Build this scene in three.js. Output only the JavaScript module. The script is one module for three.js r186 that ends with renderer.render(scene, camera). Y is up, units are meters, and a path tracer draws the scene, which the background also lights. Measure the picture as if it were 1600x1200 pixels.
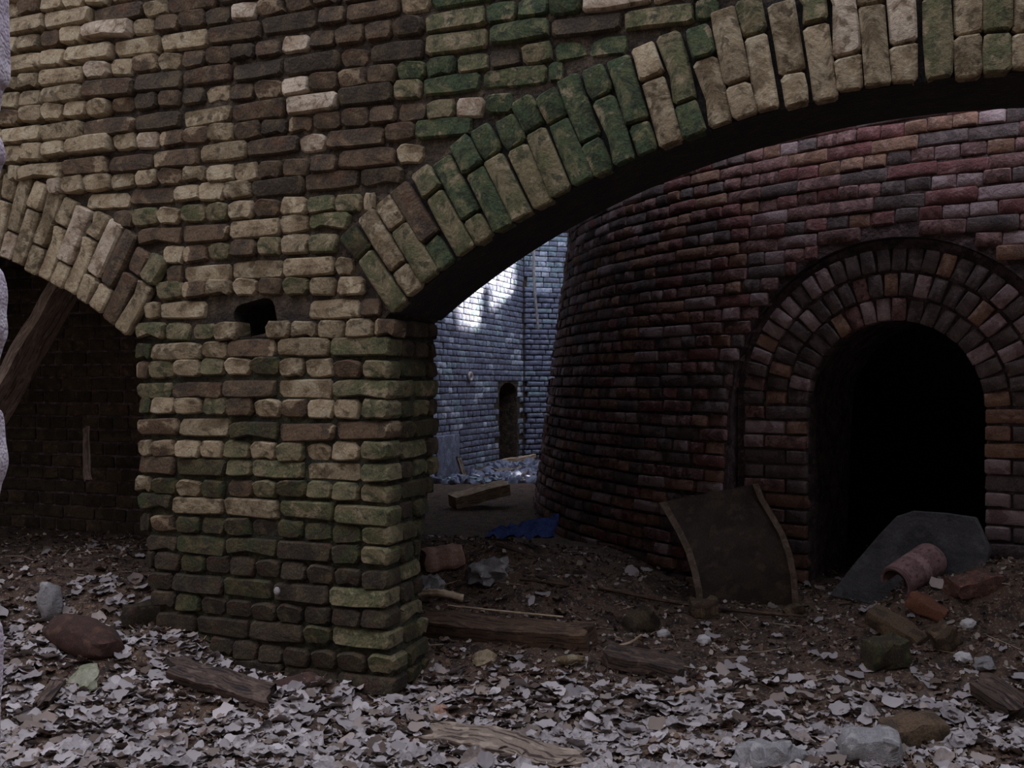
import * as THREE from 'three';
import { mergeGeometries, mergeVertices, toCreasedNormals } from 'three/addons/utils/BufferGeometryUtils.js';
import { RoundedBoxGeometry } from 'three/addons/geometries/RoundedBoxGeometry.js';
import { Brush, Evaluator, SUBTRACTION } from 'three-bvh-csg';
import { createNoise2D, createNoise3D } from 'simplex-noise';

/* ---------------------------------------------------------------- camera, sky, sun, exposure */
const EY = 1.2, FOC = 1537;                       // eye height; focal length in pixels of the 1600x1200 frame
const scene = new THREE.Scene();
const camera = new THREE.PerspectiveCamera(2 * Math.atan(600 / FOC) * 180 / Math.PI, 4 / 3, 0.05, 200);
camera.position.set(0, EY, 0); camera.lookAt(0, EY, -10); camera.updateMatrixWorld(true);
const renderer = new THREE.WebGLRenderer();
renderer.toneMapping = THREE.LinearToneMapping;
renderer.toneMappingExposure = 1.95;
renderer.shadowMap.enabled = true; renderer.shadowMap.type = THREE.PCFSoftShadowMap;
{ // overcast sky: three times as bright overhead as at the horizon
  const W = 64, H = 32, d = new Float32Array(W * H * 4);
  for (let j = 0; j < H; j++) for (let i = 0; i < W; i++) {
    const el = ((j + .5) / H - .5) * Math.PI, k = (j * W + i) * 4, L = el > 0 ? (1 + 2 * Math.sin(el)) / 3 : .12;
    d[k] = L * .86; d[k + 1] = L * .93; d[k + 2] = L * 1.14; d[k + 3] = 1;
  }
  const t = new THREE.DataTexture(d, W, H, THREE.RGBAFormat, THREE.FloatType);
  t.mapping = THREE.EquirectangularReflectionMapping; t.magFilter = THREE.LinearFilter; t.needsUpdate = true;
  scene.background = t; scene.environment = t;
}
const sun = new THREE.DirectionalLight(0xfff8f0, 12);
sun.target.position.set(-.4, EY + 1, -12); sun.position.set(-.4 + 16, EY + 1 + 8, -12 - 7);
sun.castShadow = true; sun.shadow.radius = 6; sun.shadow.mapSize.set(2048, 2048);
Object.assign(sun.shadow.camera, { left: -8, right: 8, top: 8, bottom: -8, near: .5, far: 40 });
scene.add(sun, sun.target);

/* ---------------------------------------------------------------- helpers */
function rng(seed) { let s = seed >>> 0; return () => { s = (s + 0x6d2b79f5) | 0; let t = Math.imul(s ^ (s >>> 15), 1 | s); t = (t + Math.imul(t ^ (t >>> 7), 61 | t)) ^ t; return ((t ^ (t >>> 14)) >>> 0) / 4294967296; }; }
const R0 = rng(11), N2 = createNoise2D(rng(3)), N3 = createNoise3D(rng(5));
const rnd = (a, b, r = R0) => a + (b - a) * r(), pick = (a, r = R0) => a[Math.floor(r() * a.length)];
const lerp = THREE.MathUtils.lerp, sstep = (a, b, x) => a < b ? THREE.MathUtils.smoothstep(x, a, b) : 1 - THREE.MathUtils.smoothstep(x, b, a);
const V = (x, y, z) => new THREE.Vector3(x, y, z);
const P = (X, y, D) => V(X, EY + y, -D);                                 // plan position X, depth D, height from the eye
const at = (px, py, D) => P((px - 800) / FOC * D, -(py - 600) / FOC * D, D);
function fbm(x, y, o = 4) { let s = 0, a = .5; for (let i = 0; i < o; i++) { s += a * N2(x, y); x = x * 2.03 + 7.1; y = y * 2.03 + 3.7; a *= .5; } return s; }
function add(o, parent = scene) { o.traverse(m => { if (m.isMesh) { m.castShadow = m.receiveShadow = true; } }); parent.add(o); return o; }
function mesh(name, geo, mat, parent = scene) { const m = new THREE.Mesh(geo, mat); m.name = name; return add(m, parent); }
const taken = new Map();
function numbered(n) { const k = taken.get(n) ?? 0; taken.set(n, k + 1); return k ? n + '_' + String(k).padStart(3, '0') : n; }
function tag(o, label, category, group) { o.name = numbered(o.name); o.userData = { label, category }; if (group) o.userData.group = group; return o; }
function struct(o) { o.userData.kind = 'structure'; return o; }
const stuff = o => { o.userData.kind = 'stuff'; return o; };

/* ---------------------------------------------------------------- textures and materials */
function tex(size, metres, paint) {
  const d = new Uint8Array(size * size * 4);
  for (let j = 0; j < size; j++) for (let i = 0; i < size; i++) {
    const c = paint(i / size * metres, j / size * metres), k = (j * size + i) * 4;
    for (let q = 0; q < 3; q++) d[k + q] = Math.max(0, Math.min(255, c[q])); d[k + 3] = 255;
  }
  const t = new THREE.DataTexture(d, size, size, THREE.RGBAFormat);
  t.wrapS = t.wrapT = THREE.MirroredRepeatWrapping; t.magFilter = THREE.LinearFilter; t.colorSpace = THREE.SRGBColorSpace;
  t.repeat.set(1 / metres, 1 / metres); t.needsUpdate = true; return t;
}
const mix3 = (a, b, t) => [lerp(a[0], b[0], t), lerp(a[1], b[1], t), lerp(a[2], b[2], t)];
const bumpT = tex(512, .5, (x, y) => { const v = 128 + 150 * fbm(x * 28, y * 28, 4) + 40 * N2(x * 260, y * 260); return [v, v, v]; });
bumpT.colorSpace = THREE.NoColorSpace;
let seedN = 0;
// a fired brick or stone skin: base colour, then patches [colour, scale, threshold, softness, stretch] with outlines, then grain
function skin(base, patches, grain = 22, bump = .004) {
  const o = (seedN += 13.7);
  const map = tex(512, .6, (x, y) => {
    const wx = x + .004 * N2(x * 70 + o, y * 70), wy = y + .004 * N2(x * 70, y * 70 + o);
    let c = base;
    patches.forEach(([col, sc, th, so = .24, st = 1], i) => { c = mix3(c, col, .85 * sstep(th - so, th + so, fbm(wx * sc * .8 + o + i * 9, wy * sc * .8 * st - o, 5))); });
    const g = grain * (N2(x * 90 + o, y * 60) * .55 + N2(x * 190 + o, y * 150) * .5 + N2(x * 420, y * 420 + o) * .45), f = 1 + .1 * fbm(x * 5 + o, y * 3, 3);
    return [c[0] * f + g, c[1] * f + g, c[2] * f + g * .9];
  });
  return new THREE.MeshStandardMaterial({ map, bumpMap: bumpT, bumpScale: bump, roughness: .95, side: THREE.DoubleSide });
}
const M = {
  buff: skin([161, 141, 111], [[[128, 107, 80], 7, .18], [[95, 79, 56], 14, .34], [[178, 162, 132], 10, .3]]),
  buff2: skin([138, 120, 92], [[[101, 83, 58], 6, .08], [[163, 147, 118], 12, .25], [[82, 68, 48], 18, .32]]),
  pale: skin([185, 166, 142], [[[152, 129, 104], 8, .2], [[109, 90, 69], 16, .38]]),
  grime: skin([98, 77, 56], [[[154, 133, 104], 5, .22, .06], [[70, 55, 40], 9, .15]]),
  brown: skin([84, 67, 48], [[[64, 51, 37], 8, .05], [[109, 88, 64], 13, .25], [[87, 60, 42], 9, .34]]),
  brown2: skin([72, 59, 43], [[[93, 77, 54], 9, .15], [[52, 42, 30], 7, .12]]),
  moss: skin([75, 81, 50], [[[60, 72, 46], 8, .0], [[109, 101, 69], 12, .24], [[134, 118, 91], 9, .42, .06], [[49, 55, 36], 20, .2]]),
  mossbuff: skin([115, 103, 74], [[[89, 88, 56], 7, .1, .2], [[144, 127, 98], 9, .3, .1], [[68, 66, 44], 16, .28]]),
  mossdark: skin([72, 64, 38], [[[56, 59, 34], 8, .05], [[56, 43, 29], 10, .2], [[98, 85, 52], 14, .34]]),
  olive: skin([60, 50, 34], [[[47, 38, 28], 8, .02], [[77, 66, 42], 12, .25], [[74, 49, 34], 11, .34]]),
  red: skin([116, 76, 62], [[[92, 62, 50], 8, .1], [[140, 106, 88], 12, .3], [[76, 56, 46], 15, .35]]),
  kiln: skin([149, 112, 108], [[[114, 86, 83], 7, .1], [[177, 140, 137], 11, .24], [[92, 70, 67], 15, .3]]),
  kilnred: skin([138, 90, 88], [[[116, 78, 76], 8, .1], [[164, 124, 122], 12, .3]]),
  kilnpale: skin([174, 150, 150], [[[142, 112, 112], 7, .12, .14], [[192, 172, 170], 10, .32]]),
  kilntan: skin([162, 124, 104], [[[127, 96, 83], 8, .12], [[184, 150, 131], 12, .3]]),
  kilndark: skin([118, 102, 100], [[[92, 80, 79], 8, .08], [[136, 120, 116], 12, .3]]),
  coolwash: skin([128, 134, 154], [[[111, 117, 136], 8, .08], [[154, 162, 180], 10, .28, .1], [[116, 112, 125], 14, .3]]),  // far-wall washes: limewash, with some cool daylight put into the bluish tint
  coolwash2: skin([116, 119, 139], [[[98, 102, 121], 8, .08], [[139, 147, 165], 12, .34, .1]]),
  coollime2: skin([131, 147, 158], [[[160, 177, 187], 8, .15, .1], [[107, 121, 136], 12, .25]]),
  coollime: skin([190, 197, 211], [[[154, 162, 180], 9, .2, .1], [[124, 132, 152], 16, .38]]),
  soffitshade: skin([40, 33, 29], [[[27, 23, 21], 8, .05], [[57, 46, 38], 14, .34]]),  // near black: shade under the arches put into the colour
  mortar: skin([74, 61, 48], [[[49, 40, 32], 10, .05], [[103, 87, 67], 16, .32]], 18, .012),
  mortarmoss: skin([61, 57, 40], [[[42, 40, 29], 10, .05], [[82, 79, 50], 16, .3]], 18, .012),
  mortarkiln: skin([107, 86, 86], [[[72, 58, 59], 10, .05], [[138, 116, 117], 14, .3]], 16, .012),
  concrete: skin([85, 82, 83], [[[68, 66, 68], 6, .1], [[98, 96, 98], 12, .3]], 12, .004),
  plaster: skin([202, 184, 192], [[[177, 158, 166], 9, .15], [[222, 210, 212], 14, .3]], 10, .004),
  greystone: skin([150, 144, 141], [[[116, 110, 107], 14, .1], [[177, 170, 165], 18, .28]], 18, .004),
  whitestone: skin([215, 206, 201], [[[177, 166, 159], 14, .2]], 12, .003),
  greenstone: skin([150, 146, 124], [[[128, 130, 100], 12, .15], [[172, 166, 146], 16, .3]], 12, .003),
  rust: skin([80, 52, 43], [[[62, 43, 35], 9, .08], [[98, 70, 54], 12, .28]], 12, .003),
  orange: skin([118, 72, 50], [[[94, 58, 42], 10, .1], [[140, 102, 78], 14, .35]], 14, .003),
  tarp: skin([57, 75, 136], [[[44, 59, 111], 12, .1], [[74, 91, 145], 18, .3]], 8, .002),
  panel: skin([65, 53, 42], [[[51, 40, 32], 7, .05], [[82, 67, 53], 11, .3]], 9, .002),
  rim: skin([110, 91, 74], [[[89, 73, 59], 14, .1], [[129, 109, 92], 18, .3]], 10, .002),
};
function wood(base, dark, light) {
  const o = (seedN += 13.7);
  const map = tex(512, 1, (x, y) => {
    const g = fbm(x * 3 + o, y * 70, 4), k = fbm(x * 9 + o, y * 22 + o, 3);
    let c = mix3(base, dark, sstep(.02, .3, g)); c = mix3(c, light, sstep(.12, .4, k) * .7);
    const n = 12 * N2(x * 60, y * 400); return [c[0] + n, c[1] + n, c[2] + n];
  });
  return new THREE.MeshStandardMaterial({ map, bumpMap: map, bumpScale: .004, roughness: .9 });
}
const W = {
  grey: wood([135, 117, 101], [68, 55, 46], [177, 158, 138]), brown: wood([93, 71, 53], [55, 40, 31], [120, 93, 71]),
  dark: wood([80, 63, 52], [40, 30, 26], [118, 97, 82]), pale: wood([201, 176, 145], [148, 119, 90], [224, 204, 178]),
  post: wood([148, 127, 113], [101, 85, 74], [182, 160, 141]),
};
const groundT = tex(1024, 1.6, (x, y) => {
  let c = mix3([87, 69, 55], [55, 43, 36], sstep(-.1, .25, fbm(x * 8, y * 8)));
  c = mix3(c, [118, 93, 71], sstep(.25, .4, fbm(x * 30 + 4, y * 30)));
  c = mix3(c, [135, 115, 103], sstep(.33, .4, fbm(x * 42 + 9, y * 42 - 5)));
  c = mix3(c, [91, 61, 44], sstep(.32, .42, fbm(x * 24 - 9, y * 24)));
  const g = 16 * N2(x * 150, y * 150); return [c[0] + g, c[1] + g, c[2] + g];
});
const groundM = new THREE.MeshStandardMaterial({ map: groundT, bumpMap: groundT, bumpScale: .012, roughness: 1 });

/* ---------------------------------------------------------------- bricks */
// a worn brick: uneven ten-sided face at z = 0, a broken bevel, sides that run back into the mortar; 50 triangles
function brickGeo(w, h, d, r, wear = 1) {
  const hw = w / 2, hh = h / 2, c = .0085 * wear, j = () => rnd(-1, 1, r) * .0028 * wear;
  const cc = () => c * rnd(.5, 1.5, r);
  const o = [];
  for (const [sx, sy] of [[1, 1], [-1, 1], [-1, -1], [1, -1]]) {
    const a = cc(), b = cc(), A = [sx * hw + j(), sy * (hh - b)], B = [sx * (hw - a), sy * hh + j()];
    if (sx * sy > 0) o.push(A, B); else o.push(B, A);
    if (sy > 0 && sx > 0) o.push([rnd(-.5, .5, r) * hw, hh + rnd(-.001, .004, r) * wear]);
    if (sy < 0 && sx < 0) o.push([rnd(-.5, .5, r) * hw, -hh - rnd(-.001, .003, r) + (r() < .16 ? rnd(.006, .014, r) : 0) * wear]);
  }
  const n = o.length, pos = [], uv = [], idx = [], ou = rnd(0, 8, r), ov = rnd(0, 8, r);
  const tx = rnd(-1, 1, r) * .006 * wear / hw, ty = rnd(-1, 1, r) * .004 * wear / hh;
  const put = (x, y, z, u, v) => { pos.push(x, y, z); uv.push(u + ou, v + ov); };
  put(rnd(-.3, .3, r) * hw, rnd(-.3, .3, r) * hh, rnd(.001, .004, r), 0, 0);
  for (const [x, y] of o) { const k = .9; put(x - Math.sign(x) * .006, y - Math.sign(y) * .006, x * tx + y * ty + j() * .6, x, y); }
  for (const [x, y] of o) put(x, y, -.009 * wear + x * tx + y * ty, x * 1.05, y * 1.1);
  for (const [x, y] of o) put(x * .99, y * .97, -d, x + d * .7 * Math.sign(x), y + d * .7 * Math.sign(y));
  for (let i = 0; i < n; i++) {
    const q = (i + 1) % n; idx.push(0, 1 + i, 1 + q);
    for (const s of [0, n]) idx.push(1 + s + i, 1 + s + n + i, 1 + s + n + q, 1 + s + i, 1 + s + n + q, 1 + s + q);
  }
  const g = new THREE.BufferGeometry();
  g.setAttribute('position', new THREE.Float32BufferAttribute(pos, 3)); g.setAttribute('uv', new THREE.Float32BufferAttribute(uv, 2)); g.setIndex(idx);
  const out = toCreasedNormals(g, .75); return out;
}
const lib = {}; const rB = rng(77);
for (const [k, w, h, d, wear] of [['S', .24, .068, .1, 1.3], ['H', .116, .068, .1, 1.45], ['VS', .25, .07, .1, 1], ['VH', .118, .07, .1, 1.1], ['C', .16, .068, .1, 1.4], ['k', .116, .066, .09, .7], ['K', .24, .066, .09, .7], ['f', .115, .062, .06, .6], ['F', .24, .062, .06, .6]])
  lib[k] = Array.from({ length: 14 }, () => ({ g: brickGeo(w, h, d, rB, wear), w, h, d }));
const tmpM = new THREE.Matrix4(), camP = camera.position;
const frust = new THREE.Matrix4();
{ camera.updateProjectionMatrix(); frust.multiplyMatrices(camera.projectionMatrix, camera.matrixWorldInverse.copy(camera.matrixWorld).invert()); }
class Bricks {
  constructor(seed) { this.l = []; this.r = rng(seed); }
  // centre of the face c, axes u (along), v (up), n (out of the wall), wanted length and height, depth
  put(kind, mat, c, u, v, n, w, h, d, turn = 1) {
    const r = this.r, e = pick(lib[kind], r), m = new THREE.Matrix4();
    const rot = rnd(-1, 1, r) * .028 * turn, cs = Math.cos(rot), sn = Math.sin(rot);
    const U = u.clone().multiplyScalar(cs).addScaledVector(v, sn), Vv = v.clone().multiplyScalar(cs).addScaledVector(u, -sn);
    m.makeBasis(U.multiplyScalar(w / e.w), Vv.multiplyScalar(h / e.h), n.clone().multiplyScalar(d / e.d)); m.setPosition(c);
    this.l.push({ e, mat, m, c, a: w * h });
  }
  flush(name, parent, limit = 300) {
    const q = new THREE.Vector3();
    for (const b of this.l) {
      q.copy(b.c).applyMatrix4(frust); b.out = Math.max(Math.abs(q.x), Math.abs(q.y));
      b.s = b.a / b.c.distanceToSquared(camP) * (b.out > 1.03 ? .01 : 1);
    }
    const l = this.l.filter(b => b.out < 1.35).sort((a, b) => b.s - a.s), inv = parent.matrixWorld.clone().invert();
    l.slice(0, limit).forEach(b => {
      const m = new THREE.Mesh(b.e.g, b.mat); m.name = name; m.applyMatrix4(b.m); add(m, parent);
    });
    const rest = l.slice(limit); if (!rest.length) return;
    const by = new Map(); for (const b of rest) { if (!by.has(b.mat)) by.set(b.mat, []); by.get(b.mat).push(b.e.g.clone().applyMatrix4(b.m)); }
    const g = mergeGeometries([...by.values()].map(x => mergeGeometries(x)), true);
    stuff(mesh('further_bricks', g, [...by.keys()], parent));
  }
}

/* ---------------------------------------------------------------- ground height (metres above the base plane) */
const CP = [];
for (const [px, py, D] of [
  [620, 1090, 3.69], [500, 1066, 3.78], [400, 1050, 3.9], [270, 985, 4.07], [130, 1005, 4.0], [0, 1000, 4.05], [0, 890, 4.9], [100, 872, 4.9], [200, 905, 4.55], [60, 850, 5.6],
  [40, 1150, 3.25], [300, 1150, 3.3], [600, 1170, 3.25], [900, 1160, 3.25], [1250, 1150, 3.25], [1560, 1140, 3.25], [200, 1080, 3.6],
  [665, 1000, 4.25], [700, 935, 4.55], [665, 850, 5.0], [790, 846, 5.0], [880, 872, 5.0], [950, 905, 4.95], [1050, 945, 4.75], [1250, 962, 4.68], [1340, 948, 4.68], [1450, 905, 4.5], [1580, 882, 4.45],
  [800, 1060, 3.75], [1000, 1062, 3.75], [900, 1000, 4.1], [1100, 1000, 4.25], [1200, 1060, 3.75], [1400, 1025, 3.9], [1580, 1005, 3.85], [1580, 1080, 3.5], [1400, 1090, 3.5],
]) CP.push([(px - 800) / FOC * D, D, EY - (py - 600) / FOC * D]);
for (const c of [[-1, 7, .14], [.2, 7, .12], [0, 6.2, .16], [-.6, 6.2, .16], [-1, 9, .16], [.2, 9, .18], [-.8, 10.8, .15], [.1, 12.6, .17], [1, 13.5, .17], [2.2, 5.2, .1], [3, 4, .25], [-2, 2.4, 0], [0, 2.4, 0], [2, 2.4, 0], [0, 1, 0], [-3, 1, 0], [3, 1, 0], [0, -3, 0], [-4, -3, 0], [4, -3, 0], [-4, 4, .15], [4.5, 2.5, .1], [-2.6, 5.6, .28], [1.1, 5.5, .06]]) CP.push(c);
function ground(X, D) {
  let s = 0, t = 0;
  for (const [x, d, h] of CP) { const q = (x - X) ** 2 + (d - D) ** 2 + .012, w = 1 / (q * q); s += w * h; t += w; }
  return s / t + .022 * fbm(X * 2.3, D * 2.3, 3) + .012 * fbm(X * 11, D * 11, 2);
}
const onGround = (X, D, lift = 0) => V(X, ground(X, D) + lift, -D);
function hit(px, py, lift = 0) {                                        // where the line of sight through a pixel meets the ground
  for (let D = 2.2; D < 14; D += .01) { const X = (px - 800) / FOC * D; if (EY - (py - 600) / FOC * D <= ground(X, D)) return onGround(X, D, lift); }
  return onGround((px - 800) / FOC * 6, 6, lift);
}

/* ---------------------------------------------------------------- the front wall: frame along u, up v, out n */
const wo = P(-.46861, 0, 3.71266), wu = V(.9335, 0, .3587), wn = V(-.3587, 0, .9335), up = V(0, 1, 0);
const wp = (s, y, w = 0) => wo.clone().addScaledVector(wu, s).addScaledVector(up, y).addScaledVector(wn, -w);
const wallM = new THREE.Matrix4().makeBasis(wu, up, wn).setPosition(wo);
const A1 = { c: 1.98346, y: -2.25459, r: 3.19355, t: .385 }, A2 = { c: -2.87475, y: -2.16334, r: 2.87758, t: .365 };
const TOP = 2.0, BOT = -1.5, THICK = .46, REC = .026;
function wallUV(g) { const p = g.attributes.position, n = g.attributes.normal, uv = new Float32Array(p.count * 2); for (let i = 0; i < p.count; i++) { const ax = Math.abs(n.getX(i)), ay = Math.abs(n.getY(i)), az = Math.abs(n.getZ(i)); const [a, b] = az >= ax && az >= ay ? [p.getX(i), p.getY(i)] : ax >= ay ? [p.getZ(i), p.getY(i)] : [p.getX(i), p.getZ(i)]; uv[i * 2] = a; uv[i * 2 + 1] = b; } g.setAttribute('uv', new THREE.BufferAttribute(uv, 2)); return g; }
const wf = new THREE.Mesh();
{
  const sh = new THREE.Shape(), r1 = A1.r + .02, r2 = A2.r + .02;
  const a1 = Math.PI - Math.asin((.256 - A1.y) / r1), a1e = Math.asin((.256 - A1.y) / r1), a2 = Math.asin((.189 - A2.y) / r2), a2e = Math.PI - a2;
  const e1 = A1.c + r1 * Math.cos(a1), e1b = A1.c - r1 * Math.cos(a1), e2 = A2.c + r2 * Math.cos(a2), e2b = A2.c - r2 * Math.cos(a2);
  sh.moveTo(-6.6, TOP); sh.lineTo(-6.6, BOT); sh.lineTo(e2b, BOT); sh.lineTo(e2b, .189);
  sh.absarc(A2.c, A2.y, r2, a2e, a2, true); sh.lineTo(e2 + .02, .15); sh.lineTo(e1 - .02, .15); sh.lineTo(e1, .256);
  sh.absarc(A1.c, A1.y, r1, a1, a1e, true); sh.lineTo(e1b, BOT); sh.lineTo(6.5, BOT); sh.lineTo(6.5, 2.6); sh.lineTo(2.9, 2.6); sh.lineTo(2.75, TOP); sh.closePath();  // right end raised out of view to keep the sun off wall_near
  let g = new THREE.ExtrudeGeometry(sh, { depth: THICK - REC, bevelEnabled: false, curveSegments: 40 }); g.translate(0, 0, -THICK);
  wallUV(g); g.applyMatrix4(wallM);
  wf.geometry = g; wf.material = M.mortar; wf.name = 'wall_front'; struct(wf); add(wf);
}
const prot = (s, y) => .006 * N2(s * 3, y * 3) + (s < -1.33 && y > .85 ? .03 : 0) + .02 * sstep(-.6, -1.1, y);
// what each brick of the wall is made of and grown over with, by where it sits in the wall
function wallMat(s, y, r) {
  const q = r(), n = fbm(s * 1.7 + 3, y * 1.7, 2);
  if (y < -.7) return q < .66 ? M.olive : q < .84 ? M.mossdark : q < .96 ? M.brown2 : M.grime;
  if (y < -.55) return q < .4 ? M.olive : q < .72 ? M.mossdark : q < .86 ? M.brown2 : q < .93 ? M.mossbuff : M.grime;
  if (y < -.38 && s > -.5) return q < .35 ? M.mossdark : q < .6 ? M.olive : q < .8 ? M.mossbuff : M.buff2;
  if (y < -.38) return q < .3 ? M.buff2 : q < .5 ? M.mossdark : q < .75 ? M.grime : M.mossbuff;
  if (y < .2) return q < .28 ? M.buff : q < .5 ? M.buff2 : q < .66 ? M.grime : q < .78 ? M.brown : q < .92 ? M.mossbuff : M.mossdark;
  if (s > .12 + .15 * n && y > .6) return q < .62 ? M.moss : q < .8 ? M.mossbuff : q < .92 ? M.brown2 : M.pale;
  if (s < -1.34 && y > .6) return q < .55 ? M.buff : q < .78 ? M.buff2 : q < .9 ? M.pale : M.grime;
  if (y > .75 && s > -1.34) return n > .0 && s < -.35 ? (q < .4 ? M.buff : q < .65 ? M.buff2 : q < .85 ? M.grime : M.brown) : q < .48 ? M.brown : q < .74 ? M.brown2 : q < .88 ? M.grime : q < .95 ? M.pale : M.buff;
  return q < .24 ? M.buff : q < .46 ? M.buff2 : q < .66 ? M.grime : q < .8 ? M.brown : q < .94 ? M.mossbuff : M.moss;
}
const SKIP = (a, b, y) => a < -.575 && b > -.665 && y > .2 && y < .34;
const outside = (A, s, y, m = 0) => {                                   // clear of the ring: beyond its back, or below its first brick
  if ((s - A.c) ** 2 + (y - A.y) ** 2 > (A.r + A.t + m) ** 2) return true;
  const a = Math.atan2(y - A.y, s - A.c), d = m / A.r; return A === A1 ? a > A1.a0 + d : a < A2.a0 - d;
};
A1.a0 = Math.PI - Math.asin((.262 - A1.y) / A1.r); A2.a0 = Math.asin((.2 - A2.y) / A2.r);
const wallB = new Bricks(21), pierB = new Bricks(22), rW = rng(23);
for (let row = -16; row < 23; row++) {
  const y0 = .02 + (row - 1) * .08, yc = y0 + .04, str = row % 2 === 0;     // courses of stretchers and of headers in turn
  const step = str ? .25 : .125, pier = yc < .2;
  const left = pier ? -1.195 + .055 * Math.max(0, (-.5 - yc) / .25) + rnd(-.012, .012, rW) : -2.45;
  const right = pier ? .004 + .04 * sstep(-.85, -1.15, yc) : yc < .27 ? .004 : 1.55;
  if (pier && yc < -1.3) continue;
  let s = pier ? right - step * (str ? 1 : 1) - Math.ceil((right - left) / step) * step + step : left + rnd(0, step, rW);
  s = pier ? right : s;
  const cells = [];
  if (pier) { let e = right; while (e > left + .03) { let L = step * rnd(.93, 1.06, rW); if (str && rW() < .12) L = .125; cells.push([Math.max(left, e - L), e]); e -= L; } }
  else { let e = left; while (e < right) { let L = step * rnd(.93, 1.06, rW); if (str && rW() < .14) L = .125; if (!str && rW() < .08) L = .25; cells.push([e, e + L]); e += L; } }
  for (let [a, b] of cells) {
    // clip to what the two arch rings leave
    const ok = x => pier || [yc - .012, yc + .012].every(y => outside(A1, x, y, .002) && outside(A2, x, y, .002));
    let na = a, nb = b; const k = .01;
    while (na < nb && !ok(na)) na += k; while (nb > na && !ok(nb)) nb -= k;
    let clip = na !== a || nb !== b;
    if (nb - na < .045) continue;
    const L = nb - na - .009, sc = (na + nb) / 2, wob = .012 * N2(sc * .9, row * .35);
    if (SKIP(na, nb, yc) || (!pier && rW() < .004)) continue;
    const sunk = rW() < .06 ? .014 : 0;
    const kind = L > .19 ? 'S' : L > .14 ? 'C' : 'H', gap = rnd(0, .008, rW);
    const mat = wallMat(sc, yc, rW);
    const corner = pier && b > right - .02;
    (pier ? pierB : wallB).put(kind, corner && rW() < .5 ? M.mossbuff : mat, wp(sc, yc + wob + (clip ? 0 : 0), -prot(sc, yc) + sunk - rnd(-.006, .005, rW)), wu, up, wn, L, .074 - gap, corner ? .115 : .1);
  }
}
// pier core, narrowing at the back towards its foot, and the bricks of its right reveal
const pierRear = y => y > -.25 ? THICK : lerp(THICK, .3, sstep(-.25, -.8, y));
let pier;
{
  const lv = [.19, 0, -.25, -.5, -.8, -1.1, -1.45], pos = [], idx = [];
  const ring = lv.map(y => { const l = -1.175 + .055 * Math.max(0, (-.5 - y) / .25), rt = -.022 + .04 * sstep(-.85, -1.15, y), b = pierRear(y) - .015; return [[l, -REC - .02 * -sstep(-.6, -1.1, y)], [rt, -REC + .02 * sstep(-.6, -1.1, y)], [rt, -b], [l, -b]].map(([s, z]) => [s, y, z]); });
  const quad = (a, b, c, d) => { const n = pos.length / 3; pos.push(...a, ...b, ...c, ...d); idx.push(n, n + 1, n + 2, n, n + 2, n + 3); };
  for (let i = 0; i + 1 < ring.length; i++) for (let k = 0; k < 4; k++) quad(ring[i + 1][k], ring[i + 1][(k + 1) % 4], ring[i][(k + 1) % 4], ring[i][k]);
  quad(...ring[0]); quad(...[...ring[ring.length - 1]].reverse());
  let g = new THREE.BufferGeometry(); g.setAttribute('position', new THREE.Float32BufferAttribute(pos, 3)); g.setIndex(idx); g = g.toNonIndexed(); g.computeVertexNormals(); wallUV(g);
  const res = g; res.applyMatrix4(wallM);
  pier = mesh('pier', res, M.mortarmoss, wf);
}
{ // wall_front gets the hole as well
  const ev = new Evaluator(); ev.attributes = ['position', 'normal', 'uv'];
  const g = wf.geometry; g.clearGroups();
  const A = new Brush(g), B = new Brush(new RoundedBoxGeometry(.2, .14, .3, 2, .045).rotateZ(.2).translate(-.615, .265, -.1).applyMatrix4(wallM)); A.updateMatrixWorld(); B.updateMatrixWorld();
  wf.geometry = ev.evaluate(A, B, SUBTRACTION).geometry; wf.geometry.clearGroups();
}
const wuJ = V(.3587, 0, -.9335);                                        // along the reveal, away from the viewer
for (let row = -16; row < 4; row++) {
  const y0 = .02 + (row - 1) * .08, yc = y0 + .04, str = row % 2 === 0, rear = pierRear(yc) + rnd(-.02, .025, rW);
  if (yc < -1.3) continue;
  let w = str ? .115 : .118, sR = .002 + .04 * sstep(-.85, -1.15, yc);
  let first = str;
  while (w < rear - .03) {
    let L = first ? .125 : rW() < .5 ? .13 : .24; first = false; L = Math.min(L, rear - w); if (L < .04) break;
    const q = rW(), mat = yc < -.35 ? (q < .55 ? M.mossdark : q < .8 ? M.olive : M.mossbuff) : yc < 0 ? (q < .35 ? M.mossdark : q < .6 ? M.mossbuff : q < .8 ? M.buff2 : M.brown2) : (q < .6 ? M.brown2 : q < .8 ? M.olive : M.mossdark);
    pierB.put(L > .19 ? 'S' : L > .14 ? 'C' : 'H', mat, wp(sR - rnd(0, .012, rW), yc, w + L / 2), wuJ, up, wu, L - .013, .066, .08);
    w += L;
  }
}
wallB.flush('brick', wf); pierB.flush('brick', pier);
mesh('mortar_lump', new THREE.IcosahedronGeometry(.014, 1).scale(1, 1.2, .7).applyMatrix4(wallM).translate(0, 0, 0), M.whitestone, pier).position.copy(wp(-.47, -.81, -.035).sub(wo));


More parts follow.
